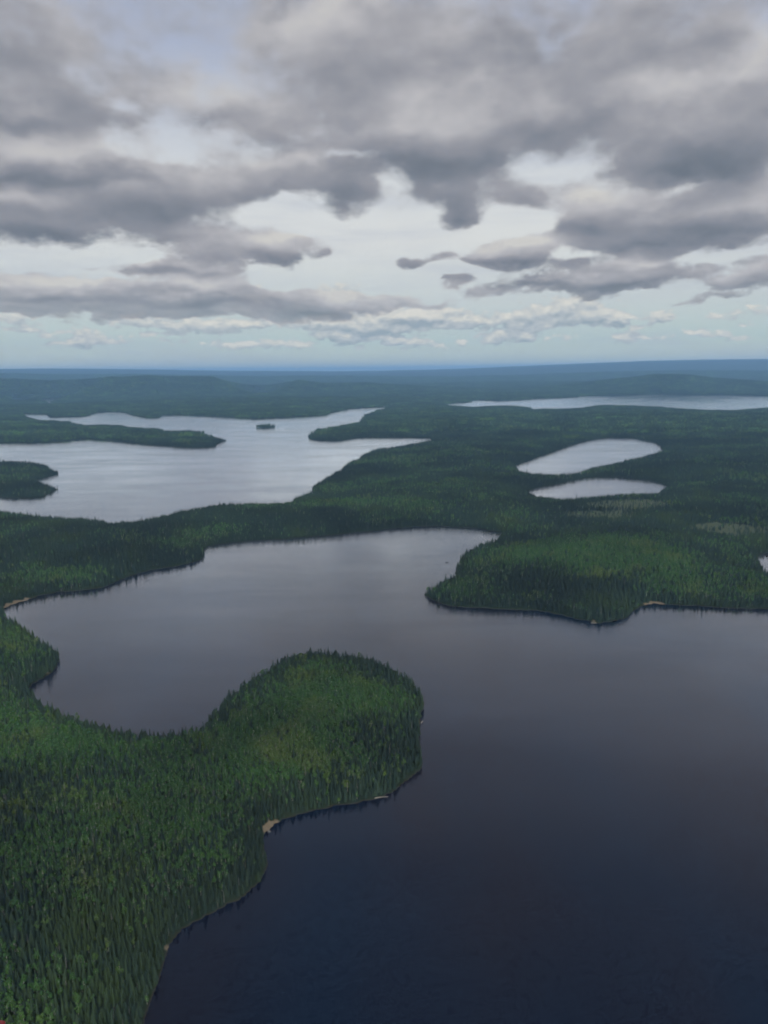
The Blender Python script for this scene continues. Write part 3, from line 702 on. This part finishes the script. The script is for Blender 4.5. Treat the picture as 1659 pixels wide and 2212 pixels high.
# ------------------------------------------------------------------ boat, driftwood, boulder, float of the aircraft
def simple_mat(name, col, rough=.6, spec=.3, metal=0.0, var=.25, scale=3.0):
    m, t, b = new_mat(name); p = t.n.new('ShaderNodeTexCoord').outputs['Object']
    t._in(b.inputs['Base Color'], t.mix(t.noise(p, scale, 4, .65), tuple(c * (1 - var) for c in col), tuple(min(1, c * (1 + var)) for c in col)))
    b.inputs['Roughness'].default_value = rough; b.inputs['Specular IOR Level'].default_value = spec; b.inputs['Metallic'].default_value = metal; return m
def box(cx, cy_, cz, sx, sy, sz):
    v = [(cx + a * sx / 2, cy_ + b_ * sy / 2, cz + c_ * sz / 2) for a in (-1, 1) for b_ in (-1, 1) for c_ in (-1, 1)]
    return v, [(0, 1, 3, 2), (4, 6, 7, 5), (0, 4, 5, 1), (2, 3, 7, 6), (0, 2, 6, 4), (1, 5, 7, 3)]
def loft(rings, closed=True, caps=True):
    v = [p for r_ in rings for p in r_]; n = len(rings[0]); f = []
    for k in range(len(rings) - 1):
        for q in range(n if closed else n - 1):
            f.append((k * n + q, k * n + (q + 1) % n, (k + 1) * n + (q + 1) % n, (k + 1) * n + q))
    if caps: f += [tuple(range(n))[::-1], tuple(range((len(rings) - 1) * n, len(rings) * n))]
    return v, f
M_hull = simple_mat("dark_hull_paint", (0.035, 0.04, 0.055), .4); M_alu = simple_mat("grey_bench", (0.12, 0.12, 0.12), .5); M_motor = simple_mat("black_motor", (0.02, 0.02, 0.022), .35)
M_drift = simple_mat("weathered_wood", (0.30, 0.27, 0.21), .9, .1); M_stone = simple_mat("grey_stone", (0.10, 0.095, 0.085), .9, .1, var=.4)
bx, by = ground(965, 1215)
boat = D.objects.new("motorboat", None); COL.objects.link(boat); boat.location = (bx, by, 0); boat.rotation_euler = (0, 0, R(12))
tag(boat, "tiny dark open motorboat alone on the pale water of the bay", "boat")
rings = []
for k in range(9):
    u = k / 8; x_ = -2.2 + 4.4 * u; w = .85 * math.sqrt(max(0.0, 1 - max(0, (u - .45) / .56) ** 2)) * (.88 + .12 * min(1, u * 4)); sh = .55 + .28 * max(0, u - .4) ** 1.3 / .5
    kz = -.22 + .5 * max(0, u - .75) ** 1.2 * 2
    rings.append([(x_, -w, sh), (x_, -w * .8, kz + .18), (x_, 0, kz), (x_, w * .8, kz + .18), (x_, w, sh), (x_, w * .88, sh), (x_, w * .68, kz + .26), (x_, 0, kz + .1), (x_, -w * .68, kz + .26), (x_, -w * .88, sh)])
mesh_obj("hull", *loft(rings), M_hull, boat)
for x_ in (-1.2, .1): mesh_obj("bench", *box(x_, 0, .36, .32, 1.25, .06), M_alu, boat)
mo_ = mesh_obj("outboard_motor", *loft([[(-2.42 + .16 * math.cos(a) * s_, .15 * math.sin(a) * s_, z_) for a in np.arange(0, 6.28, .785)] for z_, s_ in ((.55, .8), (.7, 1.1), (.95, 1.0), (1.05, .5))]), M_motor, boat)
mesh_obj("shaft", *box(-2.36, 0, .1, .1, .08, 1.0), M_motor, mo_)
def log(X, Y, length, ang, label, off=0.0):
    x_, y_ = ground(X, Y); rd = random.Random(int(X)); rings = []
    for k in range(6):
        u = k / 5; r_ = .24 * (1 - .55 * u); cx, cz = length * (u - .5), .12 * math.sin(u * 3 + X)
        rings.append([(cx, r_ * math.cos(a) + .15 * math.sin(u * 5), cz + .2 + r_ * math.sin(a)) for a in np.arange(0, 6.28, .9)])
    v, f = loft(rings)
    for q in range(4):
        u = rd.uniform(.35, .95); i0 = len(v); cx = length * (u - .5); s_ = rd.choice((-1, 1)); L_ = rd.uniform(.5, 1.3)
        v += [(cx - .06, 0, .3), (cx + .06, 0, .3), (cx, 0, .42), (cx + .4 * L_, s_ * L_, .5 + .4 * L_)]; f += [(i0, i0 + 1, i0 + 3), (i0 + 1, i0 + 2, i0 + 3), (i0 + 2, i0, i0 + 3)]
    o = mesh_obj("driftwood_log", v, f, M_drift); o.location = (x_, y_, 0.05); o.rotation_euler = (0, 0, R(ang)); tag(o, label, "log")
log(824, 1723, 9.0, 14, "pale bare log jutting from the lower shore of the round wooded peninsula into dark water")
log(102, 1452, 7.0, 35, "bleached log lying on the underside of the small headland at the left edge")
log(912, 1560, 5.5, 70, "short grey log on the right-hand tip shore of the round wooded peninsula")
log(1283, 1346, 7.0, 5, "pale log under the lowest bulge of the bright green peninsula on the right")
x_, y_ = ground(581, 1797); rd = random.Random(4); rv, rf = [], []
for k in range(5):
    t_ = math.pi * k / 4
    for q in range(8): rv.append((1.1 * math.sin(t_) * math.cos(q * .785) * rd.uniform(.8, 1.15) + 0, .9 * math.sin(t_) * math.sin(q * .785) * rd.uniform(.8, 1.15), .8 * math.cos(t_)))
for k in range(4):
    for q in range(8): rf.append((k * 8 + q, (k + 1) * 8 + q, (k + 1) * 8 + (q + 1) % 8, k * 8 + (q + 1) % 8))
o = mesh_obj("boulder", rv, rf, M_stone); o.location = (x_, y_, .25); tag(o, "dark boulder at the foot of the small sandy beach on the near shore", "boulder")

# red float of the seaplane: only the tip of its bow reaches into the bottom left corner
M_red = simple_mat("red_paint", (0.42, 0.02, 0.025), .3, .5, var=.08); M_cream = simple_mat("cream_rubber", (0.55, 0.50, 0.40), .7, var=.1); M_strut = simple_mat("strut_metal", (0.3, 0.3, 0.31), .35, .5, .8, .1)
tip = np.array([0, 0, CAM_H]) + ray(5, 2206.5) * 4.0
fl = D.objects.new("seaplane_float", None); COL.objects.link(fl); fl.location = tuple(tip); tag(fl, "rounded red bow of an aircraft float with cream bumper in the bottom left corner", "float")
rings = []
for k in range(15):
    u = k / 14; y_ = -u * 5.0; w = .33 * min(1, (u * 9 + .002) ** .5) * (1 - .5 * max(0, u - .6) / .4); zt = -.02 - .10 * 0; hgt_ = .42 * min(1, (u * 7 + .002) ** .6) * (1 - .5 * max(0, u - .6) / .4)
    rings.append([(-.22 * min(1, u * 6) + w * math.cos(a), y_, -hgt_ * .5 * min(1, u * 4) - .05 * u + hgt_ * .5 * math.sin(a) * (1.25 if math.sin(a) < 0 else .9)) for a in np.linspace(0, 2 * math.pi, 16, endpoint=False)])
hull = mesh_obj("hull", *loft(rings), M_red, fl, smooth=True)
mesh_obj("bumper", *loft([[(-.055 + s_ * .05 * math.cos(a), y_, .012 + s_ * .035 * math.sin(a)) for a in np.linspace(0, 6.283, 12, endpoint=False)] for y_, s_ in ((.008, .25), (0, .7), (-.03, 1), (-.09, 1), (-.12, .6))]), M_cream, fl, smooth=True)
for y_ in (-1.3, -3.0):
    mesh_obj("strut", *loft([[(-.2 + dx_ + .035 * math.cos(a), y_ + .07 * math.sin(a), z_) for a in np.linspace(0, 6.283, 10, endpoint=False)] for dx_, z_ in ((0, .05), (.55, 1.7))]), M_strut, fl)
fl.rotation_euler = (0, 0, R(-14))

# ------------------------------------------------------------------ haze
M_haze = D.materials.new("haze"); M_haze.use_nodes = True
t = NT(M_haze.node_tree)
for n in list(t.n): t.n.remove(n)
pv = t.n.new('ShaderNodeVolumePrincipled'); pv.inputs['Color'].default_value = (0.35, 0.64, 0.95, 1)
pv.inputs['Density'].default_value = 0.000053; pv.inputs['Anisotropy'].default_value = 0.1
mo = t.n.new('ShaderNodeOutputMaterial'); t.l.new(pv.outputs[0], mo.inputs['Volume'])
hb = 66000.0; z0, z1 = -12.0, max(float(gh.max()), CAM_H + 20) + 8
hv = [(x_, y_, z_) for z_ in (z0, z1) for x_, y_ in ((-hb, -hb), (hb, -hb), (hb, hb), (-hb, hb))]
hzo = mesh_obj("haze", hv, [(3, 2, 1, 0), (4, 5, 6, 7), (0, 1, 5, 4), (1, 2, 6, 5), (2, 3, 7, 6), (3, 0, 4, 7)], M_haze)
tag(hzo, "pale blue air that veils the far hills and the horizon", "haze", kind='stuff')
print("haze top", z1)
